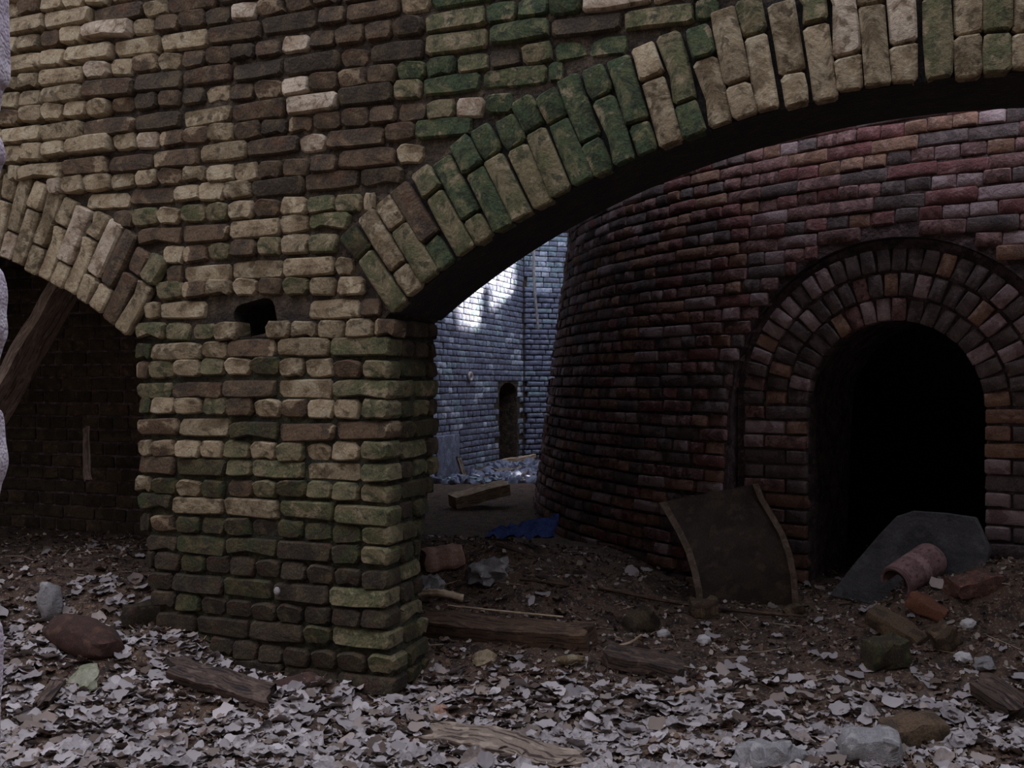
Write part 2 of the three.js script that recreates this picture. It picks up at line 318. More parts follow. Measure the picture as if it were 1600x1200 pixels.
// the two arch rings of bricks on edge
function archRing(A, a0, a1, seed, matOf) {
  const B = new Bricks(seed), r = rng(seed + 1), sgn = Math.sign(a1 - a0), n = Math.round(Math.abs(a1 - a0) * A.r / .083), da = (a1 - a0) / n;
  const pts = [];
  for (let i = 0; i <= 60; i++) { const a = lerp(a0, a1, i / 60); pts.push(a); }
  const sh = new THREE.Shape(); pts.forEach((a, i) => { const x = A.c + (A.r + .004) * Math.cos(a), y = A.y + (A.r + .004) * Math.sin(a); i ? sh.lineTo(x, y) : sh.moveTo(x, y); });
  [...pts].reverse().forEach(a => sh.lineTo(A.c + (A.r + A.t - .02) * Math.cos(a), A.y + (A.r + A.t - .02) * Math.sin(a))); sh.closePath();
  const g = wallUV(new THREE.ExtrudeGeometry(sh, { depth: THICK - .04, bevelEnabled: false }).translate(0, 0, -THICK + .02)); g.applyMatrix4(wallM); g.clearGroups();
  const ring = mesh('arch_ring', g, M.soffitshade, wf);  // core colour paints in the shade of the soffit
  for (let i = 0; i < n; i++) {
    const a = a0 + (i + .5) * da + rnd(-.002, .002, r), rad = V(0, 0, 0).addScaledVector(wu, Math.cos(a)).addScaledVector(up, Math.sin(a)), tan = V(0, 0, 0).addScaledVector(wu, -Math.sin(a)).addScaledVector(up, Math.cos(a));
    const hf = (i + (r() < .1 ? 1 : 0)) % 2, lens = hf ? [.12, .255] : [.25, .125]; let rr = A.r + rnd(-.008, .006, r);
    lens.forEach((L, k) => {
      L += rnd(-.012, .012, r); const rc = rr + L / 2, s = A.c + rc * Math.cos(a), y = A.y + rc * Math.sin(a); rr += L;
      const wd = rc * Math.abs(da) - rnd(.004, .011, r);
      B.put(L > .19 ? 'VS' : 'VH', matOf(s, y, r), wp(s, y, -rnd(.008, .02, r)), rad, tan.clone().negate(), wn, L - .009, wd, k === 0 ? .06 : .1, .5);
    });
  }
  B.flush('voussoir', ring);
  return ring;
}
archRing(A1, Math.PI - Math.asin((.262 - A1.y) / A1.r), Math.PI / 2 - .3, 31, (s, y, r) => {
  const q = r(); if (s < -.05) return q < .6 ? M.brown : q < .85 ? M.grime : M.mossdark;
  if (s < .15) return q < .4 ? M.buff2 : q < .7 ? M.mossbuff : M.brown;
  if (s < .95) return q < .62 ? M.moss : q < .84 ? M.mossbuff : q < .92 ? M.grime : M.pale;
  if (s < 1.4) return q < .3 ? M.moss : q < .65 ? M.mossbuff : q < .85 ? M.buff2 : M.buff;
  return q < .36 ? M.mossbuff : q < .6 ? M.buff2 : q < .85 ? M.buff : M.pale;
});
archRing(A2, Math.asin((.2 - A2.y) / A2.r), Math.PI / 2 + .05, 33, (s, y, r) => { const q = r(); return s > -1.3 ? (q < .3 ? M.grime : q < .55 ? M.mossbuff : q < .8 ? M.buff2 : M.brown) : q < .5 ? M.buff : q < .85 ? M.buff2 : M.pale; });

/* ---------------------------------------------------------------- other walls, ceiling, floor */
function slabWall(name, x0, d0, x1, d1, yb, yt, th, mat, notch) {        // a wall standing on the plan line, thickness to its left
  const L = Math.hypot(x1 - x0, d1 - d0), sh = new THREE.Shape(); sh.moveTo(0, yb); sh.lineTo(L, yb); sh.lineTo(L, yt);
  if (notch) notch.forEach(([a, b]) => sh.lineTo(a, b)); sh.lineTo(0, yt); sh.closePath();
  const g = wallUV(new THREE.ExtrudeGeometry(sh, { depth: th, bevelEnabled: false })); g.clearGroups();
  const u = V((x1 - x0) / L, 0, -(d1 - d0) / L), n = V().crossVectors(u, up);
  g.applyMatrix4(new THREE.Matrix4().makeBasis(u, up, n).setPosition(P(x0, 0, d0)));
  return struct(mesh(name, g, mat));
}
// unseen yard walls round the viewer, added to hold back low sky and sun
slabWall('added_wall_yard_left', -4.6, -1.6, -4.8, 5.5, -1.4, 2.4, .3, M.concrete);
slabWall('added_wall_yard_right', 5.4, 1.7, 5.2, -1.6, -1.4, 2.6, .3, M.concrete);
slabWall('added_wall_yard_back', 5.2, -1.6, -4.6, -1.6, -1.4, 3.1, .3, M.concrete);
{ const g = wallUV(new THREE.BoxGeometry(10.4, .2, 1.7)); g.translate(.3, EY + 3.2, 1.05); struct(mesh('added_ceiling_yard', g, M.concrete)); }  // added roof slab, keeps the yard sky off the lower kiln
{ // dark room behind the left arch
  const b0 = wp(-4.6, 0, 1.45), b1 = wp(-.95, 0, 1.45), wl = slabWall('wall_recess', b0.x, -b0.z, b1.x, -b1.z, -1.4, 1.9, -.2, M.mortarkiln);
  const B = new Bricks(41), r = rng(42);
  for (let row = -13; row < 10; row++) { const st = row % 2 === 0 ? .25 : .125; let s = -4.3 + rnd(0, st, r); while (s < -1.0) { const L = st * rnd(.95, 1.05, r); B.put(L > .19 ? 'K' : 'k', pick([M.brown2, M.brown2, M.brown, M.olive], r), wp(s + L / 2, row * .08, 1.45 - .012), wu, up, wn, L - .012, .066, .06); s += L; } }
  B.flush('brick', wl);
  const c = wp(-.98, 0, .4); slabWall('wall_inner_left', c.x, -c.z, -1.74, 8.6, -1.4, 1.9, .25, M.mortarkiln);
  const e0 = wp(-4.6, 0, .2), e1 = wp(-4.6, 0, 1.6); slabWall('wall_recess_end', e0.x, -e0.z, e1.x, -e1.z, -1.4, 1.9, .2, M.mortar);
}
/* the far side wall in the daylight, limewashed bricks with some cool daylight in their tint */
const fo = [-.823, 11], fu = V(.3587, 0, -.9335), fn = V(.9335, 0, .3587), FL = 2.7;
const fp = (t, y, o = 0) => P(fo[0] + .3587 * t, y, fo[1] + .9335 * t).addScaledVector(fn, o);
const NICHE = { t0: 1.83, t1: 2.48, y0: -.98, y1: -.02 };
{
  const sh = new THREE.Shape(); sh.moveTo(-2.6, -1.4); sh.lineTo(NICHE.t0, -1.4); sh.lineTo(NICHE.t0, NICHE.y1 - .12);
  const nc = (NICHE.t0 + NICHE.t1) / 2, nr = (NICHE.t1 - NICHE.t0) / 2; sh.absellipse(nc, NICHE.y1 - .12, nr, .16, Math.PI, 0, true);
  sh.lineTo(NICHE.t1, -1.4); sh.lineTo(FL + .3, -1.4); sh.lineTo(FL + .3, 3.1); sh.lineTo(-2.6, 3.1); sh.closePath();
  const fm = new THREE.Matrix4().makeBasis(fu, up, fn).setPosition(P(fo[0], 0, fo[1]));
  const g = wallUV(new THREE.ExtrudeGeometry(sh, { depth: .4, bevelEnabled: false }).translate(0, 0, -.4)); g.clearGroups(); g.applyMatrix4(fm);
  const wl = struct(mesh('wall_far_left', g, M.mortar));
  mesh('niche_back', wallUV(new THREE.BoxGeometry(1, 1.6, .1)).translate(nc, -.6, -.43).applyMatrix4(fm), M.mortar, wl);
  const B = new Bricks(51), r = rng(52);
  for (let row = -14; row < 42; row++) {
    const st = row % 2 === 0 ? .25 : .125, yc = row * .072; let s = -2.5 + rnd(0, st, r);
    while (s < FL - .05) {
      const L = Math.min(st * rnd(.95, 1.05, r), FL - s); if (L < .05) break; const c = s + L / 2;
      const inN = c > NICHE.t0 - L / 2 && c < NICHE.t1 + L / 2 && yc < NICHE.y1 + .06;
      const q = r(), n = fbm(c * 1.6, yc * .8 + 5, 2), mat = n > .2 ? (q < .35 ? M.coollime : q < .7 ? M.coollime2 : M.coolwash) : q < .52 ? M.coolwash : q < .88 ? M.coolwash2 : q < .97 ? M.coollime2 : M.coollime;
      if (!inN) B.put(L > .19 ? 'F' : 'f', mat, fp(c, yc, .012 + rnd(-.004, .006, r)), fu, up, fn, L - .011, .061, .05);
      s += L;
    }
  }
  B.flush('brick', wl);
  // a grey rendered patch near the foot and a white painted ring
  mesh('plaster_patch', wallUV(new RoundedBoxGeometry(.62, .5, .03, 2, .012)).translate(.2, -.83, .02).applyMatrix4(fm), M.coolwash, wl);
  mesh('white_ring', new THREE.TorusGeometry(.045, .016, 8, 20).translate(.82, .092, .035).applyMatrix4(fm), M.whitestone, wl);
}
{ // the end wall beyond the corner: plastered above, bare thicker brick below
  const e0 = [.13, 13.5], eu = V(.945, 0, -.327), en = V(.327, 0, .945);
  const ep = (s, y, o = 0) => P(e0[0] + .945 * s, y, e0[1] + .327 * s).addScaledVector(en, o);
  const wl = slabWall('wall_far_end', e0[0] - .3, e0[1] - .1, e0[0] + .945 * 3.2, e0[1] + .327 * 3.2, -1.4, 3.1, -.3, M.mortar);
  const B = new Bricks(61), r = rng(62);
  for (let row = -14; row < 36; row++) {
    const st = row % 2 === 0 ? .25 : .125, yc = row * .072; let s = .02 + rnd(-st, 0, r);
    while (s < 1.5) {
      const b = Math.min(s + st * rnd(.95, 1.05, r), 1.5), a = Math.max(s, .03), L = b - a, c = (a + b) / 2; s = b; if (L < .05) continue;
      const topEdge = 1.28 + .1 * N2(c * 5, 2), low = yc < topEdge;
      const q = r(), mat = low ? (q < .6 ? M.coolwash2 : q < .9 ? M.coolwash : M.coollime2) : Math.abs(c - .28) < .07 || q < .2 ? M.coollime : q < .75 ? M.coollime2 : M.coolwash;  // the pale upright streak is a light patch painted into the brick colour
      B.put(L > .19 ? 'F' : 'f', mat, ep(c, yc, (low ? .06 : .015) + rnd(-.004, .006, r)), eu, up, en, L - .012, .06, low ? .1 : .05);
    }
  }
  B.flush('brick', wl);
  const pts = [ep(.12, 2.2, .16), ep(.125, 1.4, .16), ep(.15, 1.1, .16), ep(.19, .75, .15)];
  const pipe = tag(mesh('drain_pipe', new THREE.TubeGeometry(new THREE.CatmullRomCurve3(pts), 24, .018, 8), M.greystone), 'thin pale pipe running down the far corner of the daylit brick wall', 'pipe');
}
slabWall('added_wall_far_right', 2.222, 12.05, 2.6, 16, -1.4, 2.7, .3, M.mortar, [[2.50, 2.7], [2.20, 2.5], [1.80, 2.33], [1.56, 2.26], [1.50, 2.6], [1.40, 2.6], [1.35, 2.15], [1.20, 2.08], [0.75, 2.15], [0.60, 2.6]]);  // added unseen wall; its notched top shapes the sun patch

/* ---------------------------------------------------------------- the kiln */
const KC = [4.33, 8.17], KR = y => 4 - .13 * y, kn = V(-.612, 0, .7915), ku = V(.7915, 0, .612);
const kang = f => kn.clone().multiplyScalar(Math.cos(f)).addScaledVector(ku, Math.sin(f));
const kp = (arc, y, o = 0) => { const f = arc / 4; return P(KC[0], y, KC[1]).addScaledVector(kang(f), KR(y) + o); };
const DR = { y: -.114, r: .446, o: .875 };
const doorHalf = (y, r) => y < DR.y ? r : r * r > (y - DR.y) ** 2 ? Math.sqrt(r * r - (y - DR.y) ** 2) : 0;
const kiln = new THREE.Group(); kiln.name = 'kiln'; kiln.position.copy(P(KC[0], -EY, KC[1])); scene.add(kiln); kiln.updateMatrixWorld(true);
tag(kiln, 'large round tapering brick kiln with a black arched firing opening', 'kiln');
const kloc = o => { o.applyMatrix4(new THREE.Matrix4().makeTranslation(-kiln.position.x, -kiln.position.y, -kiln.position.z)); return o; };
const kInv = new THREE.Matrix4().makeTranslation(-kiln.position.x, -kiln.position.y, -kiln.position.z);
{
  const yb = -1.5, yt = 1.54, pr = [[KR(yb) - .02, yb], [KR(yt) - .02, yt], [KR(yt) - .9, yt], [KR(yb) - .9, yb], [KR(yb) - .02, yb]].map(([r, y]) => new THREE.Vector2(r, y));
  let g = new THREE.LatheGeometry(pr, 160).toNonIndexed(); g.computeVertexNormals();
  // smooth the outer face
  { const p = g.attributes.position, n = g.attributes.normal; for (let i = 0; i < p.count; i++) { const x = p.getX(i), z = p.getZ(i), y = p.getY(i), r = Math.hypot(x, z); if (Math.abs(r - KR(y) + .02) < .01 && Math.abs(n.getY(i)) < .5) n.setXYZ(i, x / r, .13, z / r); } }
  const uv = g.attributes.uv, p = g.attributes.position; for (let i = 0; i < uv.count; i++) uv.setXY(i, uv.getX(i) * 25, p.getY(i));
  g.applyMatrix4(new THREE.Matrix4().makeTranslation(KC[0], EY, -KC[1]));
  const prof = (r) => { const s = new THREE.Shape(); s.moveTo(-r, -1.6); s.lineTo(r, -1.6); s.lineTo(r, DR.y); s.absarc(0, DR.y, r, 0, Math.PI, false); s.closePath(); return s; };
  const dm = new THREE.Matrix4().makeBasis(ku, up, kn).setPosition(kp(0, 0)), ev = new Evaluator(); ev.attributes = ['position', 'normal', 'uv'];
  const cut = (G, r, z0, z1) => { const b = new Brush(wallUV(new THREE.ExtrudeGeometry(prof(r), { depth: z1 - z0, bevelEnabled: false, curveSegments: 24 }).translate(0, 0, z0)).applyMatrix4(dm)); b.geometry.clearGroups(); b.updateMatrixWorld(); const a = new Brush(G); a.updateMatrixWorld(); const q = ev.evaluate(a, b, SUBTRACTION).geometry; q.clearGroups(); return q; };
  g = cut(g, DR.o, -.2, 1); g = cut(g, DR.r + .012, -1.4, 1);
  const body = mesh('body', g.applyMatrix4(kInv), M.mortarkiln, kiln);
  const B = new Bricks(71), r = rng(72);
  for (let row = -15; row < 20; row++) {
    const str = row % 2 === 0, yc = row * .077 + .02, st = str ? .25 : .125; let s = -4.1 + rnd(0, st, r);
    while (s < 2.6) {
      const L = st * rnd(.94, 1.06, r); let a = s, b = s + L; s = b;
      const hd = Math.max(doorHalf(yc - .03, DR.o + .012), doorHalf(yc + .03, DR.o + .012));
      if (hd > 0) { if (a > -hd && b < hd) continue; if (a < -hd && b > -hd) b = -hd; if (a < hd && b > hd) a = hd; }
      if (b - a < .05) continue;
      const c = (a + b) / 2, n = kang(c / 4), u = V(-n.z, 0, n.x).negate(); u.crossVectors(up, n).normalize();
      const smooth = sstep(-1.15, -.75, c), nn = n.clone().addScaledVector(up, .13).normalize(), vv = up.clone().addScaledVector(n, -.13).normalize();
      const q = r(), mat = q < .3 ? M.kiln : q < .46 ? M.kilnred : q < .62 ? M.kilnpale : q < .8 ? M.kilntan : M.kilndark;
      B.put(b - a > .19 ? 'K' : 'k', mat, kp(c, yc + .006 * N2(c * 2, row), lerp(.016, -.01, smooth) + rnd(-.005, .006, r)), u, vv, nn, b - a - lerp(.014, .01, smooth), lerp(.06, .069, smooth), .08);
    }
  }
  B.l.forEach(b => b.m.premultiply(kInv)); B.flush('brick', kiln);
  // the firing arch: three rings of headers and the jamb bricks, set back in the face
  const arch = mesh('firing_arch', wallUV(new THREE.ExtrudeGeometry((() => { const s = prof(.87); const h = new THREE.Path(); h.moveTo(-.452, -1.6); h.lineTo(.452, -1.6); h.lineTo(.452, DR.y); h.absarc(0, DR.y, .452, 0, Math.PI, false); h.closePath(); const o = new THREE.Shape(); const r = .87, q = .452; o.moveTo(-r, -1.55); o.lineTo(-r, DR.y); o.absarc(0, DR.y, r, Math.PI, 0, true); o.lineTo(r, -1.55); o.lineTo(q, -1.55); o.lineTo(q, DR.y); o.absarc(0, DR.y, q, 0, Math.PI, false); o.lineTo(-q, -1.55); o.closePath(); return o; })(), { depth: .12, bevelEnabled: false, curveSegments: 24 }).translate(0, 0, -.3)).applyMatrix4(dm).applyMatrix4(kInv), M.mortarkiln, kiln);
  arch.geometry.clearGroups();
  const C = new Bricks(81), rc = rng(82), dp = (a, y, w) => kp(0, 0).addScaledVector(ku, a).addScaledVector(up, y).addScaledVector(kn, -w);
  [[.446, 20, .15], [.575, 25, .145], [.705, 30, .14]].forEach(([r0, n, w]) => {
    for (let i = 0; i < n; i++) {
      const a = (i + .5) / n * Math.PI, rd = V().addScaledVector(ku, Math.cos(a)).addScaledVector(up, Math.sin(a)), tn = V().addScaledVector(ku, -Math.sin(a)).addScaledVector(up, Math.cos(a));
      C.put('k', pick([M.kiln, M.kilndark, M.kilndark, M.kilntan, M.kilnpale], rc), dp((r0 + .057) * Math.cos(a), DR.y + (r0 + .057) * Math.sin(a), w + rnd(-.01, .01, rc)), rd, tn.clone().negate(), kn, .114, (r0 + .057) * Math.PI / n - .012, .09);
    }
    });
  for (const sd of [-1, 1]) for (let row = 0; row < 16; row++) {
    const yc = DR.y - .045 - row * .082; let e = .446; const first = row % 2; let k = 0;
    while (e < .85) { const L = Math.min((k + first) % 2 ? .125 : .25, .87 - e); if (L > .05) C.put(L > .19 ? 'K' : 'k', pick([M.kiln, M.kilndark, M.kilndark, M.kilntan, M.kilnpale], rc), dp(sd * (e + L / 2), yc, .14 + rnd(-.008, .008, rc)), ku, up, kn, L - .013, .068, .09); e += L; k++; }
  }
  C.l.forEach(b => b.m.premultiply(kInv)); C.flush('brick', arch);
}
{ // ceiling over the passage and the kiln, unseen; its gap along the kiln is sized to steer the sky light
  const sh = new THREE.Shape(), Q = (X, D) => new THREE.Vector2(X, D), a = wp(-4.9, 0, .3), b = wp(6.3, 0, .3);
  [[a.x, -a.z], [b.x, -b.z], [9, 2], [9, 13], [1.9, 13], [1.9, 10.1], [-6, 10.1]].forEach(([x, d], i) => i ? sh.lineTo(x, d) : sh.moveTo(x, d)); sh.closePath();
  const h = new THREE.Path(), ri = KR(1.55) - .02, N = 24, f0 = -.75, f1 = .6;
  for (let i = 0; i <= N; i++) { const f = lerp(f0, f1, i / N), v = kang(f); const x = KC[0] + v.x * ri, d = KC[1] - v.z * ri; i ? h.lineTo(x, d) : h.moveTo(x, d); }
  for (let i = N; i >= 0; i--) { const f = lerp(f0, f1, i / N), v = kang(f), g = .17 + .38 * sstep(0, 1, i / N * 1.5) ; h.lineTo(KC[0] + v.x * (ri + g), KC[1] - v.z * (ri + g)); }
  sh.holes.push(h);
  const g = wallUV(new THREE.ExtrudeGeometry(sh, { depth: .22, bevelEnabled: false })); g.clearGroups(); g.rotateX(-Math.PI / 2); g.translate(0, EY + 1.55, 0);
  struct(mesh('ceiling', g, M.mortar));
}
{ // the ragged plastered edge of the opening the picture is taken through, close on the left
  const pts = [[12, -60], [13, 20], [14, 60], [15, 100], [14, 125], [4, 140], [-1, 170], [-6, 200], [4, 225], [8, 245], [2, 260], [-8, 300], [-9, 400], [5, 430], [11, 460], [9, 490], [11, 520], [3, 545], [-5, 580], [-5, 635], [4, 650], [8, 690], [12, 720], [8, 740], [1, 760], [-3, 800], [-4, 950], [3, 985], [4, 1020], [3, 1060], [0, 1100], [-1, 1200], [-1, 1500]];
  const D = .9, q = pts.map(([x, y]) => [(x - 7 - 800) / FOC * D, -(y - 600) / FOC * D]), sh = new THREE.Shape();
  sh.moveTo(...q[0]); sh.splineThru(q.slice(1).map(p => new THREE.Vector2(...p))); sh.lineTo(-1.6, q[q.length - 1][1]); sh.lineTo(-1.6, q[0][1]); sh.closePath();
  const g = wallUV(new THREE.ExtrudeGeometry(sh, { depth: .1, bevelEnabled: true, bevelSize: .004, bevelThickness: .006, bevelSegments: 2, curveSegments: 120 }));
  g.clearGroups(); g.translate(0, EY, -D); struct(mesh('wall_near', g, M.plaster));
}
/* floor */
const floor = (() => {
  const xs = [], ds = [];
  for (let x = -6; x < 6.5; x += (Math.abs(x) < 2.6 ? .045 : .2)) xs.push(x);
  for (let d = -4; d < 15.5; d += (d > 2.6 && d < 6 ? .04 : .15)) ds.push(d);
  const pos = [], uv = [], idx = [];
  for (const d of ds) for (const x of xs) { pos.push(x, ground(x, d), -d); uv.push(x, d); }
  for (let j = 0; j + 1 < ds.length; j++) for (let i = 0; i + 1 < xs.length; i++) { const a = j * xs.length + i, b = a + xs.length; idx.push(a, a + 1, b, a + 1, b + 1, b); }
  const g = new THREE.BufferGeometry(); g.setAttribute('position', new THREE.Float32BufferAttribute(pos, 3)); g.setAttribute('uv', new THREE.Float32BufferAttribute(uv, 2)); g.setIndex(idx); g.computeVertexNormals();
  return struct(mesh('floor', g, groundM));
})();

/* ---------------------------------------------------------------- loose things on the floor */
function noisy(g, amp, freq, seed) {
  g = mergeVertices(g.deleteAttribute('normal') && g, 1e-4);
  const p = g.attributes.position; for (let i = 0; i < p.count; i++) { const x = p.getX(i), y = p.getY(i), z = p.getZ(i), k = N3(x * freq + seed, y * freq, z * freq), l = Math.hypot(x, y, z) || 1; p.setXYZ(i, x + x / l * k * amp, y + y / l * k * amp, z + z / l * k * amp); }
  g.computeVertexNormals(); return toCreasedNormals(g, .6);
}
function stoneGeo(a, b, c, seed, amp = .25, detail = 3) {
  const g = new THREE.IcosahedronGeometry(1, detail); const p = g.attributes.position;
  for (let i = 0; i < p.count; i++) { const x = p.getX(i), y = p.getY(i), z = p.getZ(i), k = 1 + amp * N3(x * 1.3 + seed, y * 1.3, z * 1.3) + amp * .3 * N3(x * 4, y * 4 + seed, z * 4); p.setXYZ(i, x * a * k, y * b * k, z * c * k); }
  g.deleteAttribute('normal'); g.deleteAttribute('uv'); const m = mergeVertices(g, 1e-5).toNonIndexed(); m.computeVertexNormals(); return wallUV(toCreasedNormals(m, 1.1));
}
function blockGeo(w, h, d, seed, amp = .012) {
  const g = new THREE.BoxGeometry(w, h, d, 6, 3, 4), p = g.attributes.position, hw = w / 2, hh = h / 2, hd = d / 2, rr = Math.min(w, h, d) * .2;
  for (let i = 0; i < p.count; i++) {
    let v = V(p.getX(i), p.getY(i), p.getZ(i)); const c = V(THREE.MathUtils.clamp(v.x, -hw + rr, hw - rr), THREE.MathUtils.clamp(v.y, -hh + rr, hh - rr), THREE.MathUtils.clamp(v.z, -hd + rr, hd - rr));
    const o = v.clone().sub(c); if (o.length() > rr) { o.setLength(rr); v = c.add(o); }
    v.x += amp * N3(v.x * 14 + seed, v.y * 14, v.z * 14); v.y += amp * N3(v.x * 14, v.y * 14 + seed, v.z * 14); v.z += amp * N3(v.x * 14, v.y * 14, v.z * 14 + seed);
    p.setXYZ(i, v.x, v.y, v.z);
  }
  g.deleteAttribute('normal'); g.deleteAttribute('uv'); const m = mergeVertices(g, 1e-5).toNonIndexed(); m.computeVertexNormals(); return wallUV(toCreasedNormals(m, .95));
}
function thing(name, geo, mat, px, py, lift, rot, label, category, group) {
  const o = new THREE.Mesh(geo, mat); o.name = name; o.position.copy(hit(px, py, lift)); o.rotation.set(...rot); tag(o, label, category, group); return add(o);
}
// a board or stick between two points: ragged ends, uneven width
function boardGeo(L, w, h, seed, rag = .03, seg = 14) {
  const g = new THREE.BoxGeometry(L, h, w, seg, 1, 4), p = g.attributes.position;
  for (let i = 0; i < p.count; i++) {
    let x = p.getX(i), y = p.getY(i), z = p.getZ(i); const e = Math.abs(x) / (L / 2);
    z *= 1 + .1 * N2(x * 7 + seed, z > 0 ? 3 : 9); y += .006 * N3(x * 9, z * 22, seed) + .012 * N2(x * 2 + seed, 1); if (e > .97) x += rag * N2(z * 40 + seed, x > 0 ? 1 : 5) - Math.sign(x) * rag * .3;
    p.setXYZ(i, x, y, z);
  }
  g.computeVertexNormals(); const uv = g.attributes.uv; for (let i = 0; i < uv.count; i++) uv.setXY(i, p.getX(i) + seed, p.getZ(i) + p.getY(i) + seed); return g;
}
function lay(name, A, B, w, h, mat, seed, label, category, roll = 0, rag = .03) {
  const d = B.clone().sub(A), L = d.length(), o = mesh(name, boardGeo(L, w, h, seed, rag), mat); d.normalize();
  const z = V().crossVectors(d, up).normalize(), y = V().crossVectors(z, d); y.applyAxisAngle(d, roll); z.crossVectors(d, y);
  o.quaternion.setFromRotationMatrix(new THREE.Matrix4().makeBasis(d, y, z)); o.position.copy(A).add(B).multiplyScalar(.5); return tag(o, label, category);
}
function stick(name, pts, r0, r1, mat, label, category, parent) {
  const c = new THREE.CatmullRomCurve3(pts), g = new THREE.TubeGeometry(c, 20, 1, 7), p = g.attributes.position, uv = g.attributes.uv, n = 8, q = V();
  for (let i = 0; i < p.count; i++) { const k = Math.floor(i / n), t = k / 20; c.getPointAt(t, q); const r = lerp(r0, r1, t) * (1 + .2 * N2(t * 9, i % n)); p.setXYZ(i, q.x + (p.getX(i) - q.x) * r, q.y + (p.getY(i) - q.y) * r, q.z + (p.getZ(i) - q.z) * r); uv.setXY(i, t * c.getLength(), (i % n) / n * .06); }
  g.computeVertexNormals(); return tag(mesh(name, g, mat), label, category);
}
{ // curved panel standing on end in front of the firing opening
  const L = [[1030, 785, 5.06], [1042, 806, 5.02], [1057, 832, 4.95], [1071, 862, 4.88], [1081, 895, 4.82], [1087, 925, 4.79], [1091, 975, 4.78]], Rr = [[1185, 755, 5.12], [1194, 778, 5.08], [1211, 806, 5.0], [1227, 834, 4.93], [1238, 865, 4.87], [1245, 900, 4.83], [1251, 985, 4.82]];
  const nU = 16, rows = L.length, front = [], nrm = V(-.25, .1, .96).normalize();
  for (let i = 0; i < rows; i++) { const a = at(...L[i]), b = at(...Rr[i]); front.push(Array.from({ length: nU + 1 }, (_, k) => a.clone().lerp(b, k / nU).addScaledVector(nrm, -.05 * Math.sin(Math.PI * k / nU)))); }
  const build = (cols, t0, t1) => {
    const pos = [], uv = [], idx = [], nc = cols.length; const q = (f) => { const n = pos.length / 3; f.forEach(p => { pos.push(p.x, p.y, p.z); uv.push(p.x * .9 + p.z * .4, p.y); }); idx.push(n, n + 1, n + 2, n, n + 2, n + 3); };
    const pt = (i, k, t) => front[i][cols[k]].clone().addScaledVector(nrm, -t);
    for (let i = 0; i + 1 < rows; i++) for (let k = 0; k + 1 < nc; k++) { q([pt(i + 1, k, t0), pt(i + 1, k + 1, t0), pt(i, k + 1, t0), pt(i, k, t0)]); q([pt(i, k, t1), pt(i, k + 1, t1), pt(i + 1, k + 1, t1), pt(i + 1, k, t1)]); }
    for (let i = 0; i + 1 < rows; i++) { q([pt(i, 0, t0), pt(i, 0, t1), pt(i + 1, 0, t1), pt(i + 1, 0, t0)]); q([pt(i + 1, nc - 1, t0), pt(i + 1, nc - 1, t1), pt(i, nc - 1, t1), pt(i, nc - 1, t0)]); }
    for (let k = 0; k + 1 < nc; k++) { q([pt(0, k, t0), pt(0, k + 1, t0), pt(0, k + 1, t1), pt(0, k, t1)]); q([pt(rows - 1, k, t1), pt(rows - 1, k + 1, t1), pt(rows - 1, k + 1, t0), pt(rows - 1, k, t0)]); }
    let g = new THREE.BufferGeometry(); g.setAttribute('position', new THREE.Float32BufferAttribute(pos, 3)); g.setAttribute('uv', new THREE.Float32BufferAttribute(uv, 2)); g.setIndex(idx); g = mergeVertices(g, 1e-4); return toCreasedNormals(g, .5);
  };
  const o = new THREE.Group(); o.name = 'curved_panel'; o.position.copy(at(1170, 962, 4.8)); scene.add(o);
  const mv = g => g.translate(-o.position.x, -o.position.y, -o.position.z);
  mesh('sheet', mv(build(Array.from({ length: 17 }, (_, k) => k), .008, .04)), M.panel, o);
  mesh('edge_strip', mv(build([0, 1], -.004, .045)), M.rim, o);
  mesh('edge_strip', mv(build([15, 16], -.006, .046)), M.rim, o);
  tag(o, 'dark curved panel standing on end in the rubble before the black opening', 'panel');
}
{ // grey slab leaning at the right foot of the opening
  const q = [[1333, 945], [1362, 893], [1392, 843], [1412, 813], [1432, 803], [1470, 803], [1503, 806], [1520, 850], [1512, 900], [1470, 960]].map(([x, y]) => at(x, y, 4.68)), o = V(-.55, .2, .8).normalize(), c = q.reduce((a, b) => a.add(b), V()).multiplyScalar(1 / q.length);
  const X = V(.82, 0, .57), Y = V().crossVectors(o, X).normalize(); const X2 = V().crossVectors(Y, o).normalize();
  const sh = new THREE.Shape(q.map(p => { const d = p.clone().sub(c); return new THREE.Vector2(d.x / X2.x, d.y / Y.y * .98); }));
  const g = wallUV(new THREE.ExtrudeGeometry(sh, { depth: .05, bevelEnabled: true, bevelSize: .008, bevelThickness: .008, bevelSegments: 2 })); g.clearGroups();
  const m = mesh('leaning_slab', g, M.concrete); m.quaternion.setFromRotationMatrix(new THREE.Matrix4().makeBasis(X2, Y, o)); m.position.copy(c); tag(m, 'smooth grey slab leaning at the right foot of the firing opening', 'slab');
}
{ // blue sheet on the heap
  const g = new THREE.PlaneGeometry(.36, .22, 14, 8), p = g.attributes.position; g.rotateX(-1.15);
  for (let i = 0; i < p.count; i++) { const x = p.getX(i), y = p.getY(i), z = p.getZ(i); p.setXYZ(i, x, y * (.3 + 2.6 * (x + .18)) + .018 * N2(x * 16, z * 16) + .015 * N2(x * 40, z * 34), z + .015 * N2(x * 20, y * 20)); }
  g.computeVertexNormals(); const b = g.clone(); b.translate(0, -.004, -.004);
  const o = mesh('tarpaulin_scrap', mergeGeometries([g, b]), M.tarp.clone()); o.position.copy(onGround(.055, 5.12, .07)); o.rotation.set(-.1, -.25, .1); tag(o, 'crumpled scrap of blue sheeting on the debris heap behind the pier', 'tarpaulin');
}
